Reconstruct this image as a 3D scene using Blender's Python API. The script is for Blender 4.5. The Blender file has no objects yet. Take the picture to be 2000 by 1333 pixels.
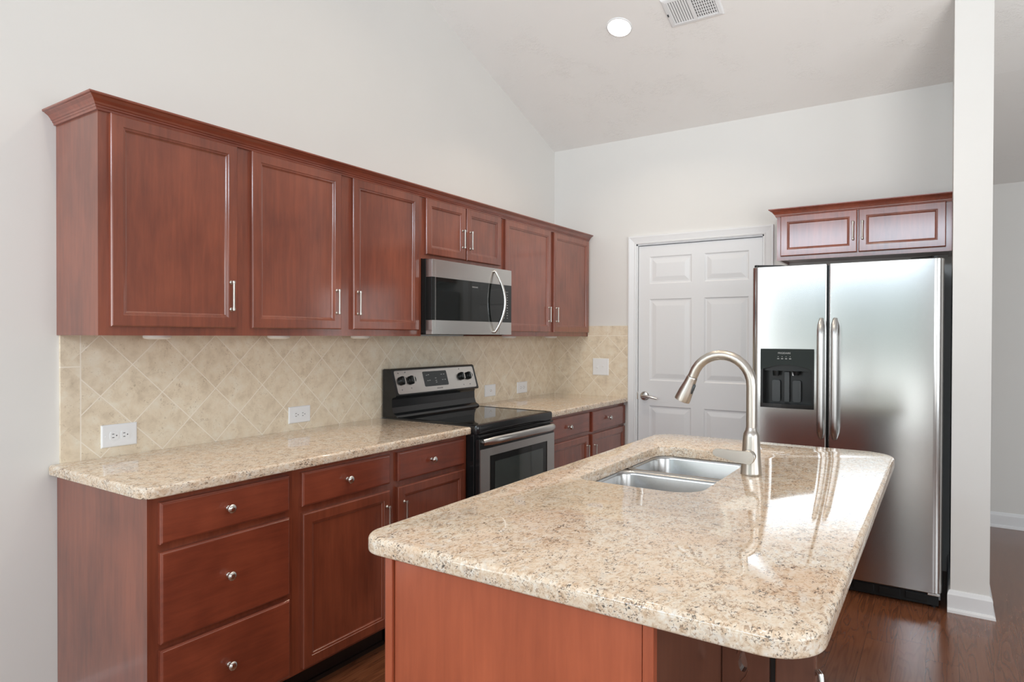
import bpy, bmesh, math, random
from mathutils import Vector, Matrix

S = 0.0254                      # everything below is laid out in inches
scene = bpy.context.scene
col = scene.collection
L = 139.56                      # back wall (with the door)
SL = 0.356                      # ceiling slope
HB = 112.6                      # ceiling height at the back wall

# ------------------------------------------------------------------ camera, world, light, exposure
cam_data = bpy.data.cameras.new('camera')
cam_data.sensor_width = 36.0
cam_data.lens = 36.0 * 1271.6 / 2000.0
cam_data.clip_start = 0.02
cam = bpy.data.objects.new('camera', cam_data)
col.objects.link(cam)
cam.matrix_world = (Matrix.Translation(Vector((103.26, -40.73, 54.07)) * S)
                    @ Matrix.Rotation(math.radians(33.5), 4, 'Z')
                    @ Matrix.Rotation(math.radians(90 - 0.44), 4, 'X')
                    @ Matrix.Rotation(math.radians(0.16), 4, 'Z'))
scene.camera = cam

world = bpy.data.worlds.new('sky')
scene.world = world
world.use_nodes = True
world.node_tree.nodes['Background'].inputs[0].default_value = (0.75, 0.85, 1.0, 1)
world.node_tree.nodes['Background'].inputs[1].default_value = 0.25

scene.view_settings.view_transform = 'Standard'
scene.view_settings.look = 'None'
scene.view_settings.gamma = 1.0
scene.view_settings.use_curve_mapping = False
scene.view_settings.exposure = 0.2

def area(name, loc, direction, sx, sy, power, color, shape='RECTANGLE'):
    d = bpy.data.lights.new(name, 'AREA')
    d.shape = shape
    d.size = sx * S
    d.size_y = sy * S
    d.energy = power
    d.color = color
    o = bpy.data.objects.new(name, d)
    col.objects.link(o)
    o.location = Vector(loc) * S
    o.rotation_euler = Vector(direction).to_track_quat('-Z', 'Y').to_euler()
    return o

# daylight through the windows behind the camera (trees low, bright sky above) and to the right
REAR = -150.0
RIGHT = 270.0
area('daylight_trees', (60, REAR - 7, 69.5), (0, 1, 0), 122, 73, 9, (0.86, 1.0, 0.84))
area('daylight_lawn', (60, REAR - 7, 19), (0, 1, 0), 122, 27, 18, (0.97, 1.0, 0.97))
area('daylight_sky', (62, REAR - 7, 115), (0, 1, 0), 122, 16, 74, (0.74, 0.87, 1.0))
area('daylight_rear_east', (200, REAR - 7, 78), (0, 1, 0), 100, 88, 32, (0.88, 0.95, 1.0))
area('daylight_right', (RIGHT + 7, -15, 62), (-1, 0, 0), 130, 76, 108, (0.92, 0.97, 1.0))
# unseen fill lamps, added to throw soft light up onto the vaulted ceiling
area('vault_fill', (150, -85, 112), (0, 0, 1), 150, 90, 4, (0.95, 0.98, 1.0))
area('ceiling_wash', (180, -95, 66), (-105, 180, 80), 90, 50, 9, (1.0, 1.0, 1.0)).data.spread = math.radians(110)
area('fill_uplight', (145, 12, 50), (-78, 92, 76), 44, 44, 5.5, (1.0, 0.97, 0.92)).data.spread = math.radians(70)
area('left_fill', (8.5, -95, 62), (.16, .86, .5), 14, 70, 9, (0.95, 0.98, 1.0)).data.spread = math.radians(120)  # fill lamp added beside the left wall, out of view; no window there

# ------------------------------------------------------------------ materials
MATS = {}

class NT:
    """small helper to write node trees"""
    def __init__(self, name):
        self.m = bpy.data.materials.new(name)
        self.m.use_nodes = True
        self.t = self.m.node_tree
        self.b = self.t.nodes['Principled BSDF']
        MATS[name] = self.m
    def n(self, kind, ins=None, **attrs):
        nd = self.t.nodes.new(kind)
        for k, v in attrs.items():
            setattr(nd, k, v)
        for k, v in (ins or {}).items():
            if isinstance(v, bpy.types.NodeSocket):
                self.t.links.new(v, nd.inputs[k])
            else:
                nd.inputs[k].default_value = v
        return nd
    def math(self, op, a, b=0.0, c=0.0):
        return self.n('ShaderNodeMath', {0: a, 1: b, 2: c}, operation=op).outputs[0]
    def mix(self, fac, a, b):
        nd = self.n('ShaderNodeMix', {0: fac}, data_type='RGBA')
        for idx, v in ((6, a), (7, b)):
            if isinstance(v, bpy.types.NodeSocket):
                self.t.links.new(v, nd.inputs[idx])
            else:
                nd.inputs[idx].default_value = (*v, 1) if len(v) == 3 else v
        return nd.outputs[2]
    def coords(self, scale=(1, 1, 1), rnd=False, which='Object', rot=(0, 0, 0)):
        tc = self.n('ShaderNodeTexCoord').outputs[which]
        if rnd:
            r = self.n('ShaderNodeObjectInfo').outputs['Random']
            off = self.n('ShaderNodeVectorMath', {0: (7.0, 5.0, 3.0), 3: r}, operation='SCALE').outputs[0]
            tc = self.n('ShaderNodeVectorMath', {0: tc, 1: off}, operation='ADD').outputs[0]
        return self.n('ShaderNodeMapping', {'Vector': tc, 'Scale': scale, 'Rotation': rot}).outputs[0]
    def noise(self, vec, scale, detail=3.0, rough=0.55, dist=0.0):
        return self.n('ShaderNodeTexNoise', {'Vector': vec, 'Scale': scale, 'Detail': detail, 'Roughness': rough, 'Distortion': dist}).outputs[0]
    def ramp(self, fac, stops, interp='LINEAR'):
        nd = self.n('ShaderNodeValToRGB', {0: fac})
        cr = nd.color_ramp
        cr.interpolation = interp
        while len(cr.elements) < len(stops):
            cr.elements.new(0.5)
        for e, (p, c) in zip(cr.elements, stops):
            e.position = p
            e.color = (*c, 1) if len(c) == 3 else c
        return nd.outputs[0]
    def bump(self, h, strength, dist=0.001):
        nd = self.n('ShaderNodeBump', {'Height': h, 'Strength': strength, 'Distance': dist})
        self.t.links.new(nd.outputs[0], self.b.inputs['Normal'])
    def set(self, **kw):
        for k, v in kw.items():
            k = k.replace('_', ' ')
            if isinstance(v, bpy.types.NodeSocket):
                self.t.links.new(v, self.b.inputs[k])
            elif isinstance(v, tuple) and len(v) == 3:
                self.b.inputs[k].default_value = (*v, 1)
            else:
                self.b.inputs[k].default_value = v

def plain(name, color, rough=0.5, metal=0.0, **kw):
    t = NT(name)
    t.set(Base_Color=color, Roughness=rough, Metallic=metal, **kw)
    return t

def g3(v):
    return (v, v, v)

# painted walls
t = NT('wall_paint')
n_ = t.noise(t.coords(), 3.0, 2)
t.set(Base_Color=t.mix(n_, (0.735, 0.725, 0.70), (0.76, 0.75, 0.725)), Roughness=0.62)
t.bump(t.noise(t.coords(), 260.0, 2), 0.08, 0.0006)
# knock-down textured ceiling: short brushed strokes in patches
t = NT('ceiling_texture')
v1 = t.n('ShaderNodeTexWave', {'Vector': t.coords((1, 1, 1)), 'Scale': 22.0, 'Distortion': 16.0, 'Detail': 3.0, 'Detail Scale': 1.4}, wave_profile='SAW').outputs[1]
patch = t.ramp(t.noise(t.coords(), 5.0, 3), [(0.50, g3(0)), (0.60, g3(1))])
fine = t.noise(t.coords((1, 2.2, 1)), 40.0, 3, 0.6, 1.0)
h = t.math('MULTIPLY', v1, patch)
h = t.math('MULTIPLY', h, t.ramp(fine, [(0.45, g3(0)), (0.6, g3(1))]))
t.set(Base_Color=(0.86, 0.85, 0.83), Roughness=0.75)
t.bump(h, 0.5, 0.0022)
# white trim
plain('trim_paint', (0.80, 0.81, 0.82), 0.35)
plain('white_plastic', (0.84, 0.85, 0.86), 0.3)
plain('slot_dark', (0.08, 0.08, 0.08), 0.6)

def wood(name, grain, dark, light, rough=0.4):
    t = NT(name)
    gr = t.noise(t.coords(grain, True), 6.0, 5, 0.6, 0.4)
    bl = t.noise(t.coords((1, 1, 0.6), True), 5.0, 3, 0.5, 0.3)
    f = t.math('ADD', t.math('MULTIPLY', gr, 0.45), t.math('MULTIPLY', bl, 0.6))
    t.set(Base_Color=t.ramp(f, [(0.30, dark), (0.72, light)]), Roughness=rough, Coat_Weight=1.0, Coat_Roughness=0.13)
    t.bump(gr, 0.03, 0.0005)
wood('cherry_wood', (9, 9, 0.8), (0.128, 0.026, 0.012), (0.295, 0.073, 0.033))
wood('cherry_wood_horizontal', (9, 0.9, 9), (0.135, 0.025, 0.012), (0.30, 0.066, 0.030))
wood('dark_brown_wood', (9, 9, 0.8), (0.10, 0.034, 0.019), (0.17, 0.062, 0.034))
wood('island_panel_wood', (9, 9, 0.8), (0.33, 0.072, 0.030), (0.52, 0.125, 0.053))
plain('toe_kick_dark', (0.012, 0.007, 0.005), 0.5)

# granite
t = NT('granite')
c1 = t.coords((1, 1, 1), False)
cs = t.coords((1.0, 0.62, 1.0), False, rot=(0, 0, 0.9))
big = t.noise(c1, 7.0, 3, 0.6, 0.4)
mid = t.noise(cs, 85.0, 4, 0.65, 0.6)
base = t.ramp(mid, [(0.32, (0.55, 0.39, 0.26)), (0.44, (0.69, 0.55, 0.41)), (0.54, (0.77, 0.665, 0.535)), (0.68, (0.80, 0.74, 0.66))])
base = t.mix(t.ramp(big, [(0.44, g3(0)), (0.66, g3(0.42))]), base, (0.74, 0.53, 0.36))
grey = t.noise(c1, 26.0, 4, 0.65, 0.6)
base = t.mix(t.ramp(grey, [(0.56, g3(0)), (0.68, g3(0.4))]), base, (0.64, 0.63, 0.60))
gate = t.noise(c1, 24.0, 2, 0.5)
def fleck(scale, lo, hi, strength, colour, vec, base):
    n = t.noise(vec, scale, 2.0, 0.55, 0.7)
    n = t.math('ADD', n, t.math('MULTIPLY', t.math('SUBTRACT', gate, 0.5), 0.30))
    return t.mix(t.ramp(n, [(lo, g3(0)), (hi, g3(strength))]), base, colour)
base = fleck(150.0, 0.585, 0.65, 0.7, (0.36, 0.235, 0.15), cs, base)
cs2 = t.coords((1.0, 0.5, 1.0), False, rot=(0, 0, 2.1))
base = fleck(200.0, 0.625, 0.685, 0.85, (0.11, 0.08, 0.06), cs2, base)
cs3 = t.coords((0.6, 1.0, 1.0), False, rot=(0.3, 0, 0.4))
base = fleck(250.0, 0.645, 0.69, 0.85, (0.07, 0.068, 0.065), cs3, base)
t.set(Base_Color=base, Roughness=0.045, Specular_IOR_Level=0.5)

# diagonal travertine tile
def tile_mat(name, axis, a0, border, top):
    t = NT(name)
    tc = t.n('ShaderNodeTexCoord').outputs['Object']
    sep = t.n('ShaderNodeSeparateXYZ', {0: tc})
    y = t.math('DIVIDE', sep.outputs[axis], S)
    z = t.math('DIVIDE', sep.outputs[2], S)
    u = t.math('DIVIDE', t.math('SUBTRACT', y, a0), 9.06)
    v = t.math('DIVIDE', t.math('SUBTRACT', z, 36.07), 9.0)
    a = t.math('ADD', u, v)
    b = t.math('SUBTRACT', u, v)
    def line(x, w):     # 1 on the joint
        f = t.math('ABSOLUTE', t.math('SUBTRACT', t.math('FRACT', t.math('ADD', x, 0.5)), 0.5))
        return t.math('LESS_THAN', f, w)
    diag = t.math('MAXIMUM', line(a, 0.0115), line(b, 0.0115))
    if border is not None:
        inb = t.math('LESS_THAN', y, border)
        jb = t.math('LESS_THAN', t.math('ABSOLUTE', t.math('SUBTRACT', y, border)), 0.085)
        hz = t.math('LESS_THAN', t.math('ABSOLUTE', t.math('SUBTRACT', z, 49.5)), 0.085)
    else:
        inb = t.math('GREATER_THAN', z, top)
        jb = t.math('LESS_THAN', t.math('ABSOLUTE', t.math('SUBTRACT', z, top)), 0.085)
        hz = t.math('LESS_THAN', t.math('ABSOLUTE', t.math('SUBTRACT', y, 18.9)), 0.06)
    joint = t.math('MAXIMUM', jb, t.math('ADD', t.math('MULTIPLY', inb, hz), t.math('MULTIPLY', t.math('SUBTRACT', 1.0, inb), diag)))
    cell = t.n('ShaderNodeCombineXYZ', {0: t.math('FLOOR', a), 1: t.math('FLOOR', b), 2: t.math('MULTIPLY', inb, 7.0)}).outputs[0]
    rnd = t.n('ShaderNodeTexWhiteNoise', {'Vector': cell}, noise_dimensions='3D')
    off = t.n('ShaderNodeVectorMath', {0: rnd.outputs[1], 3: 5.0}, operation='SCALE').outputs[0]
    vec = t.n('ShaderNodeVectorMath', {0: tc, 1: off}, operation='ADD').outputs[0]
    n1 = t.noise(vec, 17.0, 5, 0.62, 0.25)
    n2 = t.noise(vec, 130.0, 3, 0.7, 0.6)
    n3 = t.noise(vec, 26.0, 2, 0.5)
    n2 = t.math('ADD', n2, t.math('MULTIPLY', t.math('SUBTRACT', n3, 0.5), 0.4))
    c = t.ramp(n1, [(0.30, (0.66, 0.55, 0.41)), (0.50, (0.80, 0.69, 0.53)), (0.70, (0.86, 0.79, 0.65))])
    c = t.mix(t.ramp(n2, [(0.60, g3(0)), (0.71, g3(0.6))]), c, (0.44, 0.33, 0.22))
    c = t.mix(t.math('MULTIPLY', rnd.outputs[0], 0.22), c, (0.68, 0.57, 0.44))
    c = t.mix(joint, c, (0.90, 0.82, 0.70))
    t.set(Base_Color=c, Roughness=0.38)
    hgt = t.math('SUBTRACT', 1.0, joint)
    t.bump(hgt, 0.4, 0.0012)
tile_mat('tile_left', 1, 5.5, 2.85, None)
tile_mat('tile_back', 0, 0.62, None, 54.25)

# oak floor, boards along y
t = NT('oak_floor')
tc = t.n('ShaderNodeTexCoord').outputs['Object']
sep = t.n('ShaderNodeSeparateXYZ', {0: tc})
bx_ = t.math('DIVIDE', sep.outputs[0], 4.6 * S)
bi = t.math('FLOOR', bx_)
rn = t.n('ShaderNodeTexWhiteNoise', {'W': bi}, noise_dimensions='1D')
by_ = t.math('ADD', t.math('DIVIDE', sep.outputs[1], 46 * S), t.math('MULTIPLY', rn.outputs[0], 3.0))
bj = t.math('FLOOR', by_)
cell = t.n('ShaderNodeCombineXYZ', {0: bi, 1: bj, 2: 0.0}).outputs[0]
rn2 = t.n('ShaderNodeTexWhiteNoise', {'Vector': cell}, noise_dimensions='3D')
off = t.n('ShaderNodeVectorMath', {0: rn2.outputs[1], 3: 9.0}, operation='SCALE').outputs[0]
vec = t.n('ShaderNodeVectorMath', {0: tc, 1: off}, operation='ADD').outputs[0]
vec2 = t.n('ShaderNodeMapping', {'Vector': vec, 'Scale': (1.0, 0.09, 1.0)}).outputs[0]
lump = t.noise(vec2, 17.0, 2.0, 0.45, 0.4)
rings = t.math('FRACT', t.math('MULTIPLY', lump, 9.0))
rings = t.ramp(rings, [(0.0, g3(0.0)), (0.20, g3(1.0)), (0.70, g3(0.75)), (1.0, g3(0.0))])
vec3 = t.n('ShaderNodeMapping', {'Vector': vec, 'Scale': (1.0, 0.03, 1.0)}).outputs[0]
pores = t.noise(vec3, 220.0, 3, 0.6)
f = t.math('ADD', t.math('MULTIPLY', rings, 0.24), t.math('ADD', t.math('MULTIPLY', pores, 0.35), t.math('MULTIPLY', rn2.outputs[0], 0.22)))
c = t.ramp(f, [(0.10, (0.095, 0.031, 0.014)), (0.42, (0.175, 0.062, 0.027)), (0.95, (0.27, 0.108, 0.05))])
gx = t.math('LESS_THAN', t.math('FRACT', bx_), 0.014)
gy = t.math('LESS_THAN', t.math('FRACT', by_), 0.0014)
gap = t.math('MAXIMUM', gx, gy)
c = t.mix(t.math('MULTIPLY', gap, 0.8), c, (0.03, 0.012, 0.007))
t.set(Base_Color=c, Roughness=0.24, Coat_Weight=0.3, Coat_Roughness=0.15)
t.bump(t.math('SUBTRACT', t.math('MULTIPLY', rings, 0.15), gap), 0.25, 0.0006)

# metals and appliances
def brushed(name, color, rough, stretch):
    t = NT(name)
    nz = t.noise(t.coords(stretch), 90.0, 3)
    t.set(Base_Color=color, Metallic=1.0, Roughness=t.math('ADD', t.math('MULTIPLY', nz, 0.03), rough - 0.015), Anisotropic=0.0 if 'vertical' in name else 0.4)
    
brushed('stainless_vertical', (0.51, 0.51, 0.505), 0.19, (12, 12, 0.25))
brushed('stainless_horizontal', (0.60, 0.585, 0.56), 0.26, (12, 0.25, 12))
brushed('handle_steel', (0.56, 0.56, 0.55), 0.32, (12, 12, 0.25))
brushed('sink_steel', (0.46, 0.46, 0.455), 0.24, (1, 14, 14))
plain('brushed_nickel', (0.52, 0.485, 0.44), 0.32, 1.0)
plain('satin_steel', (0.66, 0.64, 0.61), 0.22, 1.0)
plain('black_enamel', (0.012, 0.013, 0.014), 0.16)
plain('black_plastic', (0.012, 0.013, 0.013), 0.28, Specular_IOR_Level=0.3)
plain('black_glass', (0.010, 0.012, 0.012), 0.04, Specular_IOR_Level=0.5)
plain('oven_window_glass', (0.045, 0.06, 0.057), 0.03, Specular_IOR_Level=1.0)  # greenish reflection in the glass is put into the base colour
plain('appliance_grey', (0.33, 0.35, 0.37), 0.4)
plain('dark_grey_plastic', (0.045, 0.05, 0.052), 0.3, Specular_IOR_Level=0.4)
plain('grey_print', (0.45, 0.45, 0.44), 0.5)
plain('dark_print', (0.16, 0.16, 0.16), 0.5)
t = NT('lamp_lens')
t.set(Base_Color=(1, 1, 1), Emission_Color=(1.0, 0.86, 0.68), Emission_Strength=9.0)
plain('puck_plastic', (0.80, 0.78, 0.74), 0.4)

# ------------------------------------------------------------------ mesh helpers (inches)
def new():
    return bmesh.new()

def box(bm, x0, x1, y0, y1, z0, z1, bev=0.0, seg=2):
    vs = [bm.verts.new((x, y, z)) for x in (x0, x1) for y in (y0, y1) for z in (z0, z1)]
    q = [(0, 1, 3, 2), (4, 6, 7, 5), (0, 4, 5, 1), (2, 3, 7, 6), (0, 2, 6, 4), (1, 5, 7, 3)]
    fs = [bm.faces.new([vs[i] for i in f]) for f in q]
    if bev:
        es = set(e for f in fs for e in f.edges)
        bmesh.ops.bevel(bm, geom=list(es), offset=bev, segments=seg, profile=0.6, affect='EDGES')
    return bm

def rings_to_faces(bm, rings, closed=True, cap=(True, True)):
    rv = [[bm.verts.new(p) for p in r] for r in rings]
    n = len(rv[0])
    for a, b in zip(rv, rv[1:]):
        for i in range(n if closed else n - 1):
            j = (i + 1) % n
            try:
                bm.faces.new((a[i], a[j], b[j], b[i]))
            except ValueError:
                pass
    if cap[0]:
        bm.faces.new(rv[0][::-1])
    if cap[1]:
        bm.faces.new(rv[-1])
    return rv

def FX(x0):                     # frame of a face looking to +x
    return lambda u, v, w: (x0 + w, u, v)

def FY(y0):                     # frame of a face looking to -y
    return lambda u, v, w: (u, y0 - w, v)

def rect_rings(bm, F, u0, u1, v0, v1, prof, cap=(True, True)):
    rings = []
    for ins, w in prof:
        rings.append([F(u0 + ins, v0 + ins, w), F(u1 - ins, v0 + ins, w), F(u1 - ins, v1 - ins, w), F(u0 + ins, v1 - ins, w)])
    rings_to_faces(bm, rings, True, cap)
    return bm

def tube(bm, pts, radii, seg=16, cap=True, flat=None):
    pts = [Vector(p) for p in pts]
    if not isinstance(radii, (list, tuple)):
        radii = [radii] * len(pts)
    d = (pts[1] - pts[0]).normalized()
    up = Vector((0, 0, 1)) if abs(d.z) < 0.9 else Vector((1, 0, 0))
    s = d.cross(up).normalized()
    rings = []
    for i, p in enumerate(pts):
        if i == 0:
            dd = pts[1] - pts[0]
        elif i == len(pts) - 1:
            dd = pts[-1] - pts[-2]
        else:
            dd = (pts[i + 1] - p).normalized() + (p - pts[i - 1]).normalized()
        if dd.length > 1e-9:
            d = dd.normalized()
        s = (s - d * s.dot(d)).normalized()
        tt = d.cross(s)
        fl = flat or 1.0
        rings.append([p + (s * math.cos(k * 2 * math.pi / seg) + tt * math.sin(k * 2 * math.pi / seg) * fl) * radii[i] for k in range(seg)])
    rings_to_faces(bm, rings, True, (cap, cap))
    return bm

def prism(bm, poly, F, w0, w1):     # poly in (u, v)
    rings_to_faces(bm, [[F(u, v, w0) for u, v in poly], [F(u, v, w1) for u, v in poly]])
    return bm

def rrect(x0, x1, y0, y1, r, n=8):
    """rounded rectangle, r = radius or (x0y0, x1y0, x1y1, x0y1)"""
    if not isinstance(r, (list, tuple)):
        r = (r,) * 4
    out = []
    for (cx, cy, sx, sy, a0), rr in zip(((x0, y0, 1, 1, 180), (x1, y0, -1, 1, 270), (x1, y1, -1, -1, 0), (x0, y1, 1, -1, 90)), r):
        for k in range(n + 1):
            a = math.radians(a0 + 90.0 * k / n)
            out.append((cx + sx * rr + rr * math.cos(a), cy + sy * rr + rr * math.sin(a)))
    return out

def offset_poly(poly, d):           # inward for counter-clockwise polygons
    n = len(poly)
    out = []
    for i in range(n):
        p0, p, p1 = Vector(poly[i - 1]), Vector(poly[i]), Vector(poly[(i + 1) % n])
        e0, e1 = (p - p0), (p1 - p)
        e0 = e0.normalized() if e0.length > 1e-9 else e1.normalized()
        e1 = e1.normalized() if e1.length > 1e-9 else e0
        n0, n1 = Vector((-e0.y, e0.x)), Vector((-e1.y, e1.x))
        m = (n0 + n1)
        m = m / max(m.length_squared, 1e-6) * 2
        out.append((p.x + m.x * d, p.y + m.y * d))
    return out

def build(name, bm, mat, parent=None, smooth=False, angle=None):
    bmesh.ops.remove_doubles(bm, verts=bm.verts, dist=1e-5)
    bmesh.ops.recalc_face_normals(bm, faces=bm.faces)
    for v in bm.verts:
        v.co *= S
    me = bpy.data.meshes.new(name)
    bm.to_mesh(me)
    bm.free()
    if smooth:
        lim = math.radians(angle or 35)
        me.polygons.foreach_set('use_smooth', [p.area < 6 * S * S for p in me.polygons])
        try:
            me.set_sharp_from_angle(angle=lim)
        except Exception:
            pass
    mats = mat if isinstance(mat, (list, tuple)) else [mat]
    for m_ in mats:
        me.materials.append(MATS[m_])
    o = bpy.data.objects.new(name, me)
    col.objects.link(o)
    if parent is not None:
        o.parent = parent
    return o

def tag(o, label=None, cat=None, group=None, kind=None):
    if label: o['label'] = label
    if cat: o['category'] = cat
    if group: o['group'] = group
    if kind: o['kind'] = kind
    return o

def thing(name, loc, label, cat, group=None):
    o = bpy.data.objects.new(name, None)
    o.empty_display_size = 0.05
    col.objects.link(o)
    o.location = Vector(loc) * S
    return tag(o, label, cat, group)

def struct(name, bm, mat, parent=None, label=None):
    o = build(name, bm, mat, parent)
    if parent is None:
        o['kind'] = 'structure'
    if label:
        o['label'] = label
    return o

def lettering(text, size, mat, parent, M, name='lettering', spacing=1.0):
    """M maps text plane (inches) to the parent's space (inches)"""
    c = bpy.data.curves.new(name, 'FONT')
    c.body = text
    c.size = size
    c.align_x = 'CENTER'
    c.align_y = 'CENTER'
    c.extrude = 0.006
    c.space_character = spacing
    tmp = bpy.data.objects.new(name, c)
    me = bpy.data.meshes.new_from_object(tmp)
    bpy.data.objects.remove(tmp)
    bpy.data.curves.remove(c)
    me.transform(M)
    me.transform(Matrix.Scale(S, 4))
    me.materials.clear()
    me.materials.append(MATS[mat])
    o = bpy.data.objects.new(name, me)
    col.objects.link(o)
    o.parent = parent
    return o

def text_x(x, y, z):        # text on a face looking to +x: reads along +y
    return Matrix(((0, 0, 1, x), (1, 0, 0, y), (0, 1, 0, z), (0, 0, 0, 1)))

def text_y(x, y, z):        # text on a face looking to -y: reads along +x
    return Matrix(((1, 0, 0, x), (0, 0, -1, y), (0, 1, 0, z), (0, 0, 0, 1)))

def zc(y):                  # ceiling height
    if y > L:
        return HB - 0.292 * (y - L)
    return HB + SL * (L - y) if y > -25 else HB + SL * (L + 25) - SL * (-25 - y)

# ------------------------------------------------------------------ room shell
FAR = 190.5
b = new(); box(b, -5, RIGHT + 5, REAR - 5, FAR + 5, -2, 0)
struct('floor', b, 'oak_floor')

def wall_x(name, x0, x1, y0, y1):     # wall whose top follows the vault
    ys = sorted(set([y0, y1] + [v for v in (-25, L) if y0 < v < y1]))
    poly = [(y0, 0), (y1, 0)] + [(v, zc(v) + 3) for v in reversed(ys)]
    bm = new()
    prism(bm, poly, lambda u, v, w: (w, u, v), x0, x1)
    return struct(name, bm, 'wall_paint')
WALL_L = wall_x('wall_left', -5, 0, REAR - 5, L + 5)
wall_x('wall_partition', 104.8, 111.05, 114.0, FAR + 2)

# back wall with the pantry door opening
DX0, DX1, DZ = 27.85, 63.75, 81.1
b = new()
box(b, 0, DX0, L, L + 5, 0, zc(L) + 2)
box(b, DX1, 104.8, L, L + 5, 0, zc(L) + 2)
box(b, DX0, DX1, L, L + 5, DZ, zc(L) + 2)
WALL_B = struct('wall_back', b, 'wall_paint')
b = new(); box(b, 111.05, RIGHT, FAR, FAR + 5, 0, 105)
struct('wall_far', b, 'wall_paint')

def wall_with_holes(name, F, u0, u1, v1, holes):
    bm = new()
    us = sorted(set([u0, u1] + [h[0] for h in holes] + [h[1] for h in holes]))
    for ua, ub in zip(us, us[1:]):
        hs = [h for h in holes if h[0] <= ua and h[1] >= ub]
        spans = [(0, v1)] if not hs else [(0, hs[0][2]), (hs[0][3], v1)]
        for va, vb in spans:
            p = [F(ua, va, 0), F(ub, vb, 5)]
            box(bm, min(p[0][0], p[1][0]), max(p[0][0], p[1][0]), min(p[0][1], p[1][1]), max(p[0][1], p[1][1]), va, vb)
    return struct(name, bm, 'wall_paint')
wall_with_holes('wall_rear', FY(REAR), 0, RIGHT, zc(REAR) + 3, [(0.5, 120, 5, 123.5), (152, 248, 36, 120)])
ys = [REAR, -25, L, FAR]
wall_with_holes('wall_right', FX(RIGHT), REAR, FAR, 113, [(-79, 49, 26, 98)])
b = new()      # gable over the right wall
prism(b, [(REAR, 113), (FAR, 113), (FAR, 114), (L, zc(L) + 3), (-25, zc(-25) + 3), (REAR, zc(REAR) + 3)], lambda u, v, w: (w, u, v), RIGHT, RIGHT + 5)
struct('wall_gable', b, 'wall_paint')

def window(name, F, u0, u1, v0, v1, cols, rows):
    bm = new()
    def bar(a0, a1, c0, c1, w0=-2.4, w1=-0.6):
        p, q = F(a0, c0, w0), F(a1, c1, w1)
        lo = [min(p[i], q[i]) for i in range(3)]; hi = [max(p[i], q[i]) for i in range(3)]
        box(bm, lo[0], hi[0], lo[1], hi[1], lo[2], hi[2])
    for k in range(cols + 1):
        uu = u0 + (u1 - u0) * k / cols
        bar(max(u0, uu - 1.6), min(u1, uu + 1.6), v0, v1)
    for k in range(rows + 1):
        vv = v0 + (v1 - v0) * k / rows
        bar(u0, u1, max(v0, vv - 1.2), min(v1, vv + 1.2), -2.2, -0.8)
    return struct(name, bm, 'trim_paint')
window('window_1', lambda u, v, w: (u, REAR + w, v), 0.5, 120, 5, 123.5, 2, 1)
window('window_2', lambda u, v, w: (u, REAR + w, v), 152, 248, 36, 120, 2, 1)
window('window_3', lambda u, v, w: (RIGHT - w, u, v), -79, 49, 26, 98, 3, 2)

# ceiling: two slopes meeting at a ridge behind the camera, plus the hall beyond the kitchen
b = new()
pr = [(REAR - 5, zc(REAR - 5)), (-25, zc(-25)), (L, zc(L)), (FAR + 5, zc(FAR + 5))]
prism(b, pr + [(y, z + 4) for y, z in reversed(pr)], lambda u, v, w: (w, u, v), -5, RIGHT + 5)
struct('ceiling', b, 'ceiling_texture')

# baseboards
def base_profile(bm, pts_outer):
    """mitred skirting around an open path of outward offsets: pts_outer(o) -> list of xy"""
    prof = [(0, 0), (1.0, 0), (0.95, 0.45), (0.75, 0.75), (0.55, 0.8), (0.55, 3.4), (0.42, 3.7), (0.3, 4.05), (0.18, 4.25), (0, 4.25)]
    rings = [[(x, y, z) for x, y in pts_outer(o)] for o, z in prof]
    rings_to_faces(bm, rings, False, (False, False))
    for k in (0, -1):
        f = [r[k] for r in rings]
        bm.faces.new([bm.verts.new(p) for p in f])
b = new()
base_profile(b, lambda o: [(104.8 - min(o, .5), 139), (104.8 - min(o, .5), 114 - o), (111.05 + o, 114 - o), (111.05 + o, FAR - 1)])
struct('baseboard_partition', b, 'trim_paint')
b = new(); base_profile(b, lambda o: [(112.1, FAR - o), (RIGHT - .1, FAR - o)])
struct('baseboard_far', b, 'trim_paint')
b = new(); base_profile(b, lambda o: [(o, REAR + .1), (o, -0.2)])
struct('baseboard_left', b, 'trim_paint')

# ------------------------------------------------------------------ pantry door (a six-panel door) and casing
b = new()
F = FY(L + 0.45)
DU0, DU1, DV0, DV1 = DX0 + .55, DX1 - .55, 0.5, DZ - .6
us = [DU0, 31.75, 44.2, 47.75, 59.8, DU1]
vs = [DV0, 9.5, 33.9, 41.2, 64.95, 69.4, 77.3, DV1]
panels = [(1, 1), (3, 1), (1, 3), (3, 3), (1, 5), (3, 5)]
for i in range(5):
    for j in range(7):
        q = (us[i], us[i + 1], vs[j], vs[j + 1])
        if (i, j) in panels:
            rect_rings(b, F, *q, [(0, 0), (0.35, -0.22), (0.75, -0.24), (1.9, -0.02), (2.1, 0.0)], (False, True))
        else:
            rect_rings(b, F, *q, [(0, 0)], (False, True))
rect_rings(b, F, DU0, DU1, DV0, DV1, [(0, 0), (0, -1.35)], (False, True))
door = struct('door_1', b, 'trim_paint', None, 'white six-panel pantry door beside the refrigerator')
b = new()      # rosette and lever
ly = L + 0.45
tube(b, [(30.4, ly, 36.6), (30.4, ly - .25, 36.6), (30.4, ly - .5, 36.6), (30.4, ly - .62, 36.6)], [1.36, 1.36, 1.15, 0.7], 28)
tube(b, [(30.4, ly - .5, 36.6), (30.4, ly - 1.9, 36.6)], 0.42, 16)
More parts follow.
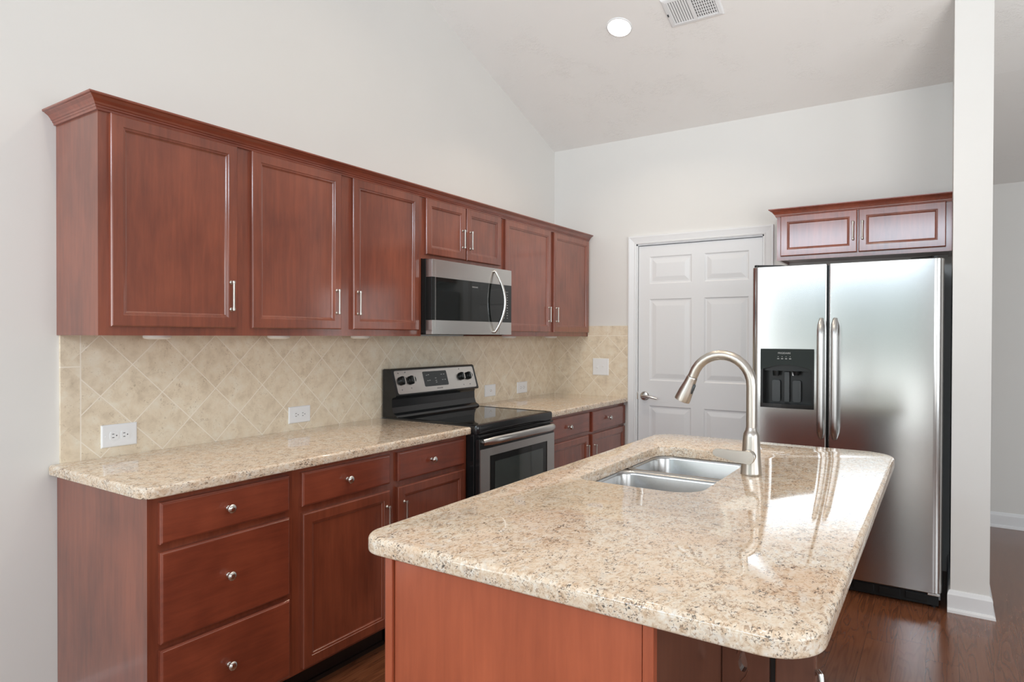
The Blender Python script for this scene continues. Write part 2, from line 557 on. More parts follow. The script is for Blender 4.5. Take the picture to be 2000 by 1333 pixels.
tube(b, [(30.2, ly - 1.9, 36.62), (31.6, ly - 2.05, 36.66), (33.0, ly - 2.0, 36.5), (34.2, ly - 1.85, 36.25), (34.8, ly - 1.75, 36.1)], [0.42, 0.40, 0.34, 0.32, 0.25], 12)
build('door_handle', b, 'satin_steel', door, True)
b = new(); box(b, DX0 + .3, DX0 + .6, L - .02, L + .5, 35.6, 37.7)
build('strike_plate', b, 'satin_steel', door)
b = new()      # casing: stepped profile mitred around three sides, with jamb
cas = [(0, 0), (0, .38), (.35, .5), (.5, .42), (1.6, .62), (2.0, .72), (2.35, .68), (2.4, 0)]
rings = []
for o, w in cas:
    a0, a1, top = DX0 - o, DX1 + o, DZ + o
    rings.append([(a0, L - w, 0), (a0, L - w, top), (a1, L - w, top), (a1, L - w, 0)])
rings_to_faces(b, rings, False, (False, False))
for k in (0, -1):
    b.faces.new([b.verts.new(r[k]) for r in rings])
for q in ((DX0, DX0 + .4, 0, DZ), (DX1 - .4, DX1, 0, DZ), (DX0, DX1, DZ - .4, DZ)):
    box(b, q[0], q[1], L + .02, L + 4.8, q[2], q[3])
struct('trim_1', b, 'trim_paint', None, 'white moulded casing around the pantry door')

# ------------------------------------------------------------------ backsplash tile
b = new(); box(b, 0, 0.4, 0.3, L, 36.0, 54.0)
build('tile_backsplash', b, 'tile_left', WALL_L)['label'] = 'beige diagonal stone tile backsplash along the long cabinet wall'
b = new(); prism(b, [(0.4, 36.0), (25.35, 36.0), (25.35, 57.2), (12.1, 57.2), (12.1, 54.0), (0.4, 54.0)], FY(L), 0, .4)
build('tile_backsplash', b, 'tile_back', WALL_B)['label'] = 'short beige tile backsplash beside the pantry door'

# ------------------------------------------------------------------ cabinet parts
DOOR = [(0, 0), (0, .58), (.06, .68), (.18, .75), (1.5, .75), (1.56, .66), (1.82, .60), (1.9, .47), (2.05, .40)]
DRAWER = [(0, 0), (0, .52), (.07, .62), (.16, .66), (.22, .73), (.34, .75)]

def pull(F, u, v0, v1, parent):
    bm = new()
    w = 1.45
    for v in (v0, v1):
        tube(bm, [F(u, v, .74), F(u, v, .80), F(u, v, .92), F(u, v, 1.05), F(u, v, w)], [.30, .30, .17, .14, .15], 12)
        tube(bm, [F(u, v + s_, w) for s_ in (-.26, -.2, 0, .2, .26)], [.12, .22, .24, .22, .12], 12)
    m_ = (v0 + v1) / 2
    tube(bm, [F(u, v0 + .2, w), F(u, v0 + .5, w), F(u, m_, w), F(u, v1 - .5, w), F(u, v1 - .2, w)], [.19, .17, .17, .17, .19], 12)
    return build('pull_handle', bm, 'brushed_nickel', parent, True)

def knob(F, u, v, parent):
    bm = new()
    prof = [(.74, .32), (.82, .32), (.90, .22), (1.15, .20), (1.3, .30), (1.42, .50), (1.55, .60), (1.72, .60), (1.85, .50), (1.95, .30), (1.98, .08)]
    tube(bm, [F(u, v, w) for w, r in prof], [r for w, r in prof], 20)
    return build('knob', bm, 'satin_steel', parent, True)

def cab_door(F, u0, u1, v0, v1, parent, handle=None):
    bm = new()
    rect_rings(bm, F, u0, u1, v0, v1, DOOR)
    d = build('door', bm, 'cherry_wood', parent)
    if handle:
        pull(F, *handle, d)
    return d

def cab_drawer(F, u0, u1, v0, v1, parent, kn=None):
    bm = new()
    rect_rings(bm, F, u0, u1, v0, v1, DRAWER)
    d = build('drawer', bm, 'cherry_wood_horizontal', parent)
    if kn:
        knob(F, *kn, d)
    return d

# ---- upper cabinets on the left wall
UW = 20.83
UG, BG = 'upper cabinets on the left wall', 'base cabinets along the left wall'
def upper(y0, y1, z0, label, doors):
    t_ = thing('upper_cabinet', (0, y0, 54), label, 'cabinet', UG)
    bm = new()
    poly = [(0, z0 - 54), (y1 - y0, z0 - 54), (y1 - y0, 29.98), (0, 29.98)]
    prism(bm, poly, lambda u, v, w: (w, u, v), 0, 11.25)
    build('case', bm, 'cherry_wood', t_)
    bm = new()
    box(bm, 11.25, 12, 0, y1 - y0, z0 - 54, 30 - .02)
    build('face_frame', bm, 'cherry_wood', t_)
    for d in doors:
        u0, u1, v0, v1 = d[0] - y0, d[1] - y0, d[2] - 54, d[3] - 54
        hd = (d[4] - y0, d[5] - 54, d[6] - 54)
        cab_door(FX(12.0), u0, u1, v0, v1, t_, hd)
    return t_
upper(0, UW, 54, 'large single-door wall cabinet at the left end, its grey-brown side panel showing', [(1.31, 19.57, 55.2, 83.07, 18.45, 58.0, 62.1)])
upper(UW, 2 * UW, 54, 'single-door wall cabinet, second from the left end, pull at its right edge', [(22.13, 40.32, 55.2, 83.07, 39.2, 58.1, 62.1)])
upper(2 * UW, 62.5, 54, 'single-door wall cabinet directly left of the microwave, pull at its left edge', [(43.15, 61.27, 55.2, 83.07, 44.25, 58.1, 62.1)])
upper(62.5, 92.5, 70.3, 'short two-door wall cabinet above the microwave', [(63.5, 77.05, 71.25, 83.07, 75.8, 74.0, 77.75), (77.45, 91.15, 71.25, 83.07, 78.6, 74.0, 77.75)])
upper(92.5, L, 54, 'tall two-door wall cabinet between the microwave and the back wall', [(93.2, 115.55, 55.2, 83.07, 114.4, 58.15, 61.9), (117.34, 138.67, 55.2, 83.07, 118.5, 58.2, 61.9)])

def crown(bm, path):
    prof = [(0.0, 83.15), (.30, 83.15), (.34, 83.42), (.46, 83.5), (.50, 83.7), (.62, 83.78), (.72, 84.0), (1.0, 84.35), (1.38, 84.6), (1.44, 84.68), (1.62, 84.72), (1.71, 84.8), (1.71, 85.0), (0.0, 85.0)]
    rings = [[(x, y, z) for x, y in path(o)] for o, z in prof]
    rings_to_faces(bm, rings, False, (False, False))
    for k in (0, -1):
        bm.faces.new([bm.verts.new(r[k]) for r in rings])
b = new()
crown(b, lambda o: [(0.0, -o), (12.0 + o, -o), (12.0 + o, L)])
tag(build('crown_molding', b, 'cherry_wood_horizontal'), 'long cherry crown moulding along the top of the left wall cabinets', 'molding')

# ---- base cabinets
def base(y0, y1, label, doors, drawers, end=False):
    t_ = thing('base_cabinet', (0, y0, 0), label, 'cabinet', BG)
    w_ = y1 - y0
    bm = new()
    box(bm, 0.05, 23.2, .7 if end else 0, w_, 4.0, 34.55)
    if end:
        prism(bm, [(0.05, 0.0), (21.6, 0.0), (21.6, 4.0), (23.2, 4.0), (23.2, 34.55), (0.05, 34.55)], lambda u, v, w: (u, w, v), 0, .7)
    build('case', bm, 'cherry_wood', t_)
    bm = new(); box(bm, 23.2, 24, 0, w_, 4.0, 34.55)
    build('face_frame', bm, 'cherry_wood', t_)
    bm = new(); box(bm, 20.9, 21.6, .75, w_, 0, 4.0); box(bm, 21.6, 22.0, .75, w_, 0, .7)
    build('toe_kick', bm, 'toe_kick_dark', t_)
    for d in drawers:
        cab_drawer(FX(24.0), d[0] - y0, d[1] - y0, d[2], d[3], t_, (d[4] - y0, d[5]))
    for d in doors:
        cab_door(FX(24.0), d[0] - y0, d[1] - y0, d[2], d[3], t_, (d[4] - y0, d[5], d[6]))
    return t_
base(0, UW, 'three-drawer base cabinet at the left end of the counter, side panel showing', [],
     [(1.25, 19.9, 28.65, 33.8, 10.15, 31.27), (1.3, 19.95, 16.5, 27.7, 10.15, 22.4), (1.3, 20.0, 4.6, 15.75, 10.25, 10.5)], True)
base(UW, 2 * UW, 'base cabinet with one drawer over a door, beside the three-drawer cabinet', [(22.35, 40.47, 4.57, 27.65, 39.6, 21.5, 25.0)],
     [(22.2, 40.47, 28.75, 33.8, 30.75, 31.34)])
base(2 * UW, 62.45, 'base cabinet with one drawer over a door, directly left of the range', [(42.45, 61.3, 4.57, 27.75, 43.85, 21.5, 25.0)],
     [(42.43, 61.15, 28.75, 33.8, 51.1, 31.28)])
base(92.6, L, 'wide base cabinet right of the range, two drawers over two doors', [(94.0, 115.2, 4.57, 27.7, 114.1, 21.3, 25.0), (117.25, 138.9, 4.57, 27.6, 118.5, 21.0, 24.6)],
     [(94.0, 115.6, 28.65, 33.8, 103.8, 31.16), (117.4, 139.2, 28.2, 33.7, 127.2, 31.2)])

# ---- granite slabs
def slab(outline, z0, z1, r, hole=None):
    bm = new()
    rings = []
    n = 4
    for k in range(n + 1):
        a = math.pi / 2 * k / n
        rings.append((r * (1 - math.sin(a)), z0 + r * (1 - math.cos(a)))) if False else None
    rings = []
    for k in range(n + 1):
        a = math.pi / 2 * (1 - k / n)
        rings.append((r * .5 * (1 - math.cos(a)), z0 + r * .5 * (1 - math.sin(a))))
    for k in range(n + 1):
        a = math.pi / 2 * k / n
        rings.append((r * (1 - math.cos(a)), z1 - r * (1 - math.sin(a))))
    R = []
    for ins, z in rings:
        R.append([(x, y, z) for x, y in offset_poly(outline, ins)])
    rv = rings_to_faces(bm, R, True, (False, False))
    if hole is None:
        bm.faces.new(rv[0][::-1]); bm.faces.new(rv[-1])
    else:
        hr = []
        er = 0.18
        for ins, z in ((0, z0), (0, z1 - er), (er * .3, z1 - er * .3), (er, z1)):
            hr.append([bm.verts.new((x, y, z)) for x, y in offset_poly(hole, -ins)])
        m = len(hole)
        for a_, b_ in zip(hr, hr[1:]):
            for i in range(m):
                j = (i + 1) % m
                bm.faces.new((a_[i], b_[i], b_[j], a_[j]))
        for outer, inner in ((rv[-1], hr[-1]), (rv[0], hr[0])):
            es = []
            for loop in (outer, inner):
                for i in range(len(loop)):
                    e = bm.edges.get((loop[i], loop[(i + 1) % len(loop)]))
                    es.append(e or bm.edges.new((loop[i], loop[(i + 1) % len(loop)])))
            bmesh.ops.triangle_fill(bm, use_beauty=True, use_dissolve=False, edges=es)
    return bm
GG = 'speckled granite countertops'
b = slab(rrect(0.05, 25.55, -1.15, 62.4, (.5, 1.6, .5, .5)), 34.6, 36.0, .38)
tag(build('granite_countertop', b, 'granite', None, True), 'long speckled granite countertop on the base cabinets left of the range', 'countertop', GG)
b = slab(rrect(0.05, 25.55, 92.65, L - .02, (.5, .5, .5, .5)), 34.6, 36.0, .38)
tag(build('granite_countertop', b, 'granite', None, True), 'short speckled granite countertop in the corner right of the range', 'countertop', GG)

IX0, IX1, IY0, IY1 = 58.85, 97.35, 0.75, 76.6
HOLE = rrect(64.2, 79.9, 32.6, 62.6, (2.6, 3.6, 3.0, 2.4), 10)
b = slab(rrect(IX0, IX1, IY0, IY1, (2.6, 3.6, 4.6, 4.2), 12), 34.45, 36.0, .48, HOLE)
tag(build('island_countertop', b, 'granite', None, True), 'big rounded-corner granite island top with the sink cut into it', 'countertop', GG)

# ---- island base
t_ = thing('kitchen_island', (61, 2.4, 0), 'cherry island base under the big granite top, plain panel facing the front', 'island')
b = new()
box(b, .98, 24.68, .15, .8, 0, 34.4); box(b, .05, 25.2, .75, 28.5, 0, 34.4); box(b, .05, 25.2, 62.5, 72.5, 0, 34.4)      # end cabinets
box(b, 20.6, 25.2, 28.5, 62.5, 0, 34.4); box(b, .05, 2.0, 28.5, 62.5, 0, 34.4); box(b, 2.0, 20.6, 28.5, 62.5, 0, 22)
build('case', b, 'island_panel_wood', t_)
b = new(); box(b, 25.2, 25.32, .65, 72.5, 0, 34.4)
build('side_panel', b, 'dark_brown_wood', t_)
for u0, u1 in ((0, .85), (24.83, 25.65)):
    b = new(); box(b, u0, u1, -.15, .6, 0, 34.4, .08)
    build('corner_trim', b, 'island_panel_wood', t_)
# support panels under the overhang
t_ = thing('overhang_support', (86.3, 20.2, 0), 'brown support panel with a leaf-shaped opening under the island overhang', 'support')
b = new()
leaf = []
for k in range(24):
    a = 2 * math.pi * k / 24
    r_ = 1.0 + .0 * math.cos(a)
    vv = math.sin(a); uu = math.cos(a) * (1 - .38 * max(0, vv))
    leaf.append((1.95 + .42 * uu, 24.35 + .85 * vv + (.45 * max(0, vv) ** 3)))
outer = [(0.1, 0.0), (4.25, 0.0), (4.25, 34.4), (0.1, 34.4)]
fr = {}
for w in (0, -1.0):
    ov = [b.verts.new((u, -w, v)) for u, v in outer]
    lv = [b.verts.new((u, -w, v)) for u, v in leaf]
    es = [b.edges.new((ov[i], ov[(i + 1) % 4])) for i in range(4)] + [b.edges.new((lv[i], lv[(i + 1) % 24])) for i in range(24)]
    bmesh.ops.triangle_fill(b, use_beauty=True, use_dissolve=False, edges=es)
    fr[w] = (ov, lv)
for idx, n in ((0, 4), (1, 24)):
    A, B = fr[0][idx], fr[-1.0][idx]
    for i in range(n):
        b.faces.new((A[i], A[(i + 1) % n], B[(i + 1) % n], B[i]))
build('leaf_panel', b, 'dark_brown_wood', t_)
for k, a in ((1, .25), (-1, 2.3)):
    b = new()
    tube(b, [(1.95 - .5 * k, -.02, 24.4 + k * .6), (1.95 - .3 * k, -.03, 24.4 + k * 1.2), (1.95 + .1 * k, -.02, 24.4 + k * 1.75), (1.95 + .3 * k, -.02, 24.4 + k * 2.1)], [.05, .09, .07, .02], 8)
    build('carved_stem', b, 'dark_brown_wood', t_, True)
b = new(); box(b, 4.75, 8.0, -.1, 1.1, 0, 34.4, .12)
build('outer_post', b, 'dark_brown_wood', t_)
b = new(); box(b, 4.25, 4.75, .5, 1.0, 0, 34.4)
build('spacer', b, 'toe_kick_dark', t_)
b = new()
tube(b, [(8.0, .2, 25.0), (8.25, -.1, 25.35), (8.5, -.5, 25.3), (8.62, -.75, 24.7), (8.55, -.8, 23.9), (8.3, -.6, 23.4), (8.02, .1, 23.3)], [.2, .24, .26, .26, .24, .22, .2], 12)
o = build('hook', b, 'satin_steel', t_, True)
o['label'] = 'small curved metal hook'

# ---- sink
t_ = thing('double_sink', (72, 47.6, 25), 'stainless undermount double sink set into the granite island', 'sink')
def bowl(x0, x1, y0, y1, rad, depth):
    bm = new()
    ztop = 34.42 - 25
    prof = [(-.9, ztop), (0, ztop), (.12, ztop - .1), (.25, ztop - .5), (.5, ztop - depth + 1.6), (.75, ztop - depth + .9), (1.2, ztop - depth + .35), (1.9, ztop - depth + .05), (2.6, ztop - depth)]
    R = []
    base_ = rrect(x0 - 72, x1 - 72, y0 - 47.6, y1 - 47.6, rad, 10)
    for ins, z in prof:
        rr = rrect(x0 - 72 + ins, x1 - 72 - ins, y0 - 47.6 + ins, y1 - 47.6 - ins, tuple(max(.3, q - ins * .7) for q in rad), 10)
        R.append([(x, y, z) for x, y in rr])
    rings_to_faces(bm, R, True, (False, True))
    return bm
for nm, q in (('front_bowl', (64.0, 80.1, 32.5, 48.0, (2.8, 3.6, 2.2, 2.2), 8.0)), ('back_bowl', (64.0, 80.1, 49.8, 62.8, (2.2, 2.2, 3.2, 2.8), 8.5))):
    bw = build(nm, bowl(*q), 'sink_steel', t_, True, 50)
    cx, cy = (q[0] + q[1]) / 2 - 72, (q[2] + q[3]) / 2 - 47.6
    zb = 34.42 - 25 - q[5]
    b = new()
    tube(b, [(cx, cy, zb + .01), (cx, cy, zb + .1), (cx, cy, zb + .06)], [2.1, 1.9, 1.4], 28)
    build('drain', b, 'satin_steel', bw, True)
b = new(); box(b, 64.2 - 72, 80.0 - 72, .45, 2.15, 8.6, 9.3, .25, 3)
build('divider', b, 'sink_steel', t_, True)

# ---- faucet
fx, fy = 82.4, 47.7
t_ = thing('kitchen_faucet', (fx, fy, 36), 'tall brushed nickel gooseneck pull-down faucet behind the island sink', 'faucet')
b = new()
bp = [(0, 1.32), (.12, 1.36), (.3, 1.33), (2.2, 1.2), (4.3, 1.08), (5.0, 1.03), (5.35, .98), (5.6, .86), (5.85, .74), (6.1, .70), (6.15, .68)]
tube(b, [(0, 0, z) for z, r in bp], [r for z, r in bp], 32)
build('body', b, 'brushed_nickel', t_, True)
b = new()
pts = [(0, 0, 6.15), (0, 0, 8.0), (0, 0, 10.0), (0, 0, 11.6)]
R_ = 3.95
cz_ = 11.65
for k in range(1, 15):
    a = math.radians(k * 162 / 14)
    pts.append((-R_ + R_ * math.cos(a), 0, cz_ + R_ * math.sin(a)))
last = Vector(pts[-1]); dr = (Vector(pts[-1]) - Vector(pts[-2])).normalized()
pts.append(tuple(last + dr * .35))
tube(b, pts, .66, 24)
build('gooseneck', b, 'brushed_nickel', t_, True)
b = new()
s0 = last + dr * .4
hp = [(0, .70), (.1, .74), (.3, .74), (1.0, .80), (2.2, .98), (3.4, 1.08), (3.6, 1.06), (3.65, .9)]
tube(b, [tuple(s0 + dr * w) for w, r in hp], [r for w, r in hp], 28)
hd = build('spray_head', b, 'brushed_nickel', t_, True)
b = new()
side = Vector((-dr.z, 0, dr.x)) * -1
if side.x < 0: side = -side
c0 = s0 + dr * 1.5 + side * .78 + Vector((0, -.25, 0))
tube(b, [tuple(c0 - dr * .75), tuple(c0 - dr * .6), tuple(c0), tuple(c0 + dr * .6), tuple(c0 + dr * .75)], [.1, .22, .26, .22, .1], 12)
build('spray_button', b, 'dark_grey_plastic', hd, True)
b = new()
tube(b, [(0, -.8, 2.55), (0, -1.5, 2.5), (-.02, -1.62, 2.5)], [.82, .82, .78], 28)
tube(b, [(-.02, -1.6, 2.5), (-.02, -1.85, 2.5), (-.02, -1.95, 2.5)], [.9, .9, .8], 28)
lv = build('lever_hub', b, 'brushed_nickel', t_, True)
b = new()
pl = []
for k in range(13):
    a = math.radians(-70 + 140 * k / 12)
    pl.append((.88 * math.cos(a) - .05, 2.5 + .88 * math.sin(a)))
pl += [(-1.2, 3.25), (-3.4, 3.28)]
for k in range(9):
    a = math.radians(90 + 180 * k / 8)
    pl.append((-3.9 + .52 * math.cos(a), 2.78 + .50 * math.sin(a)))
pl += [(-2.4, 2.0), (-.9, 1.72)]
prism(b, pl, lambda u, v, w: (u, w, v), -2.15, -1.8)
build('lever', b, 'brushed_nickel', lv)

# ------------------------------------------------------------------ range
RY = 62.55
t_ = thing('electric_range', (0, RY, 0), 'black and stainless electric range standing between the two granite counters', 'range')
W = 29.85
b = new()
box(b, 1.0, 25.9, .05, W - .05, 1.0, 35.2, .1)
build('body', b, 'black_enamel', t_)
for fx_ in (2.5, 23.5):
    for fy_ in (2, W - 2):
        b = new(); tube(b, [(fx_, fy_, 0), (fx_, fy_, 1.05)], .7, 12)
        build('foot', b, 'black_plastic', t_)
b = new()
ol = rrect(2.0, 26.9, -.02, W + .02, (.3, .9, .9, .3))
R = [[(x, y, z) for x, y in offset_poly(ol, i)] for i, z in ((.1, 34.5), (0, 34.75), (0, 35.9), (.12, 36.25), (.4, 36.4), (.75, 36.38), (.85, 36.28))]
rings_to_faces(b, R, True, (True, True))
ct = build('cooktop', b, 'black_enamel', t_, True)
b = new(); box(b, 4.2, 25.4, 1.2, W - 1.2, 36.27, 36.31)
build('glass_top', b, 'black_glass', ct)
b = new()      # backguard with a sloping control housing
poly = [(1.0, 36.2), (1.0, 46.5), (1.25, 46.75), (2.9, 46.8), (3.3, 46.55), (5.0, 41.1), (4.9, 40.8), (3.9, 40.5), (3.7, 40.1), (3.75, 38.4), (4.2, 37.2), (5.0, 36.75), (5.3, 36.3)]
prism(b, poly, lambda u, v, w: (u, w, v), 0.0, W)
bg = build('backguard', b, 'black_enamel', t_)
# sloping front plate
p0, p1 = Vector((5.0, 0, 41.1)), Vector((3.3, 0, 46.55))
up = (p1 - p0).normalized(); nrm = Vector((up.z, 0, -up.x))
hgt = (p1 - p0).length
def FP(u, v, w):
    q = p0 + up * v + nrm * w
    return (q.x, u, q.z)
b = new()
prism(b, rrect(.75, W - .75, .2, hgt - .25, .45, 6), FP, 0, .06)
pn = build('control_panel', b, 'stainless_horizontal', t_)
b = new()
prism(b, rrect(9.9, 18.4, 1.35, 4.9, .3, 4), FP, .06, .1)
ds = build('display', b, 'dark_grey_plastic', t_)
for u, v in ((11.1, 4.0), (11.8, 4.1), (11.2, 2.7), (11.9, 2.75), (16.4, 4.0), (17.3, 4.0), (16.5, 2.7), (17.4, 2.7), (14.1, 3.2), (14.1, 2.6), (14.1, 2.2)):
    b = new()
    prism(b, [(u - .25, v - .07), (u + .25, v - .07), (u + .25, v + .07), (u - .25, v + .07)], FP, .1, .11)
    build('button_mark', b, 'grey_print', ds)
for u in (2.65, 5.6, 23.75, 26.6):
    b = new()
    v = 3.15
    tube(b, [FP(u, v, w) for w in (.06, .5, .62, .95, 1.02)], [.98, .98, .86, .80, .70], 24)
    kb = build('control_knob', b, 'black_plastic', t_, True)
    b = new()
    prism(b, rrect(u - .13, u + .13, v - .8, v + .8, .1, 3), FP, 1.0, 1.2)
    build('grip_ridge', b, 'satin_steel', kb)
MT = Matrix(((0, up.x, nrm.x, FP(14.9, .75, .07)[0]), (1, 0, 0, 14.9), (0, up.z, nrm.z, FP(14.9, .75, .07)[2]), (0, 0, 0, 1)))
lettering('FRIGIDAIRE', .42, 'dark_print', pn, MT)
for u, v in ((2.0, 4.9), (4.2, 5.0), (2.2, 1.1), (5.3, 1.35), (23.5, 5.0), (24.1, 1.0), (26.6, 1.0)):
    b = new()
    prism(b, [(u - .14, v - .12), (u + .14, v - .12), (u + .14, v + .12), (u - .14, v + .12)], FP, .06, .075)
    build('burner_mark', b, 'dark_print', pn)
# oven door
b = new(); box(b, 25.9, 26.2, .3, W - .3, 33.0, 34.45); box(b, 26.2, 27.0, .3, W - .3, 33.9, 34.35, .08)
build('vent_trim', b, 'black_enamel', t_)
b = new(); box(b, 25.95, 27.2, .25, W - .25, 9.5, 33.6, .18)
od = build('oven_door', b, 'black_enamel', t_)
b = new()
for q in ((.3, W - .3, 29.9, 31.5), (.3, W - .3, 9.8, 12.0), (.3, 3.6, 12.0, 29.9), (W - 3.6, W - .3, 12.0, 29.9)):
    box(b, 27.2, 27.32, *q)
build('door_skin', b, 'stainless_horizontal', od)
b = new(); rect_rings(b, FX(27.2), 3.6, W - 3.6, 12.0, 29.9, [(0, 0), (0, .16), (.12, .2), (.2, .08)])
wd = build('window_border', b, 'black_glass', od)
b = new(); box(b, 27.27, 27.3, 5.4, W - 5.4, 14.0, 28.5)
build('oven_glass', b, 'oven_window_glass', od)
b = new()
hb = []
for k in range(13):
    s_ = k / 12
    y = .9 + (W - 1.8) * s_
    bow = 1 - abs(2 * s_ - 1) ** 5
    hb.append((27.6 + 1.55 * bow, y, 32.9 + .35 * bow))
tube(b, hb, [.38] + [.5] * 11 + [.38], 16, flat=1.6)
for y in (1.3, W - 1.3):
    tube(b, [(27.15, y, 32.9), (27.9, y, 32.95)], .5, 12)
build('door_handle', b, 'stainless_horizontal', od, True)
b = new(); box(b, 25.95, 27.1, .25, W - .25, 2.2, 9.1, .15)
build('storage_drawer', b, 'stainless_horizontal', t_)

# ------------------------------------------------------------------ microwave
MY = 62.62
t_ = thing('over_range_microwave', (0, MY, 54.3), 'stainless over-the-range microwave mounted under the short cabinet above the range', 'microwave')
MW = 29.75
b = new(); box(b, .45, 13.2, 0, MW, .35, 15.9, .06); box(b, 1.0, 13.0, .3, MW - .3, 0, .4)
build('body', b, 'black_plastic', t_)
b = new(); box(b, 13.2, 14.85, .02, MW - .02, .1, 15.75, .1)
dr_ = build('front_door', b, 'black_plastic', t_)
b = new(); box(b, 14.85, 14.97, 1.15, MW - .02, 12.05, 15.75, .03); box(b, 13.3, 14.97, .0, 1.15, 12.05, 15.75, .03)
build('top_band', b, 'stainless_horizontal', dr_)
b = new(); box(b, 14.85, 14.97, 1.15, 24.55, .1, 3.05, .03); box(b, 14.85, 14.97, 24.62, MW - .02, .1, 3.05, .03); box(b, 13.3, 14.97, .0, 1.15, .1, 3.05, .03)
build('bottom_band', b, 'stainless_horizontal', dr_)
b = new(); box(b, 14.85, 14.95, 1.15, MW - .02, 3.05, 12.05)
gl = build('glass_front', b, 'black_glass', t_)
b2 = new(); box(b2, 13.3, 14.98, 1.1, 1.2, .1, 15.75)
build('edge_strip', b2, 'satin_steel', dr_)
random.seed(3)
for r_ in range(10):
    for c_ in range(2):
        u, v = 26.6 + c_ * 1.35, 4.1 + r_ * .62
        w_ = random.choice((.25, .35, .45)); hh = random.choice((.10, .13, .2))
        b = new(); box(b, 14.95, 14.96, u - w_ / 2, u + w_ / 2, v - hh / 2, v + hh / 2)
        build('key_mark', b, 'grey_print', gl)
b = new(); box(b, 14.95, 14.96, 26.0, 28.3, 10.35, 10.42)
build('display_line', b, 'grey_print', gl)
lettering('FRIGIDAIRE', .42, 'grey_print', gl, text_x(14.955, 14.9, 10.75))
b = new()
hb, rr = [], []
for k in range(25):
    s_ = k / 24
    z = .5 + 14.7 * s_
    bow = math.sin(math.pi * s_) ** .85
    hb.append((15.15 + 2.15 * bow, 22.3 + 1.15 * bow, z)); rr.append(.34 if 0 < k < 24 else .26)
tube(b, hb, rr, 16)
for z in (.75, 14.95):
    tube(b, [(14.9, 22.3, z), (15.4, 22.38, z)], .36, 12)
build('door_handle', b, 'satin_steel', dr_, True)

# ------------------------------------------------------------------ refrigerator
t_ = thing('refrigerator', (67, 112, 0), 'tall stainless side-by-side refrigerator with a black ice and water dispenser', 'refrigerator')
b = new(); box(b, .4, 36.2, 3.2, 26.8, 1.2, 69.3, .15)
build('body', b, 'appliance_grey', t_)
b = new(); box(b, .8, 35.9, 2.0, 3.3, .35, 3.0, .1)
for k in range(7):
    box(b, 2 + k * 4.7, 5.8 + k * 4.7, 1.75, 2.05, 1.0, 2.4, .1)
build('base_grille', b, 'black_plastic', t_)
for fx_ in (1.6, 35.0):
    b = new(); tube(b, [(fx_, 2.6, 0), (fx_, 2.6, .6)], .5, 10)
    build('foot', b, 'black_plastic', t_)
b = new(); box(b, 34.0, 36.1, .6, 2.2, 2.75, 3.3, .08)
build('bottom_hinge', b, 'satin_steel', t_)

def fridge_door(x0, x1, hole=None, left_round=1.6, right_round=1.6):
    bm = new()
    plan = []
    D = 2.9
    def arc(cx, cy, r, a0, a1, n=8):
        return [(cx + r * math.cos(math.radians(a0 + (a1 - a0) * k / n)), cy + r * math.sin(math.radians(a0 + (a1 - a0) * k / n))) for k in range(n + 1)]
    plan += [(x0, D)]
    plan += arc(x0 + left_round, left_round, left_round, 180, 270)
    if hole:
        plan += [(hole[0], 0), (hole[1], 0)]
    plan += arc(x1 - right_round, right_round, right_round, 270, 360)
    plan += [(x1, D)]
    zs = [3.35] + ([hole[2], hole[3]] if hole else []) + [69.7]
    ring = lambda z, ins: [(x, y, z) for x, y in offset_poly(plan, ins)]
    R = [ring(zs[0] - .0, .12), ring(zs[0] + .12, 0)] + [ring(z, 0) for z in zs[1:-1]] + [ring(zs[-1] - .12, 0), ring(zs[-1], .12)]
    rv = [[bm.verts.new(p) for p in r] for r in R]
    n = len(plan)
    for a_, b_ in zip(rv, rv[1:]):
        for i in range(n):
            j = (i + 1) % n
            if hole and abs(a_[i].co.z - hole[2]) < 1e-4 and abs(b_[i].co.z - hole[3]) < 1e-4 and abs(plan[i][0] - hole[0]) < 1e-6 and abs(plan[j][0] - hole[1]) < 1e-6:
                continue
            bm.faces.new((a_[i], a_[j], b_[j], b_[i]))
    bm.faces.new(rv[0][::-1]); bm.faces.new(rv[-1])
    return bm
HX0, HX1, HZ0, HZ1 = 2.15, 13.2, 38.35, 51.4
fd = build('freezer_door', fridge_door(.05, 15.6, (HX0, HX1, HZ0, HZ1), 1.5, .35), 'stainless_vertical', t_, True)
rd = build('refrigerator_door', fridge_door(15.95, 36.42, None, .35, 1.7), 'stainless_vertical', t_, True)
b = new(); box(b, 15.5, 16.05, 1.2, 2.8, 3.5, 69.4)
build('door_gasket', b, 'black_plastic', t_)
for dpar, hx in ((fd, 14.6), (rd, 17.25)):
    b = new()
    hp = []
    for k in range(21):
        s_ = k / 20
        z = 32.4 + 25.5 * s_
        e = min(s_, 1 - s_)
        out = 1 - (1 - min(1, e / .13)) ** 2
        hp.append((hx, -.15 - 1.75 * out, z))
    tube(b, hp, [.45] + [.66] * 19 + [.45], 18, flat=.85)
    build('bar_handle', b, 'handle_steel', dpar, True)
# hinge covers
for hx, s_ in ((.9, 1), (34.9, -1)):
    b = new()
    tube(b, [(hx, 1.4, 69.7), (hx, 1.4, 70.2), (hx, 1.4, 70.3)], [.5, .5, .4], 16)
    prism(b, [(hx - .5, 1.4), (hx + .5 , 1.4), (hx + s_ * 4.5 + .3, 4.0), (hx + s_ * 5 + .3, 5.8), (hx - .5, 5.8)], lambda u, v, w: (u, v, w), 69.72, 70.3)
    build('hinge_cover', b, 'black_plastic', t_)
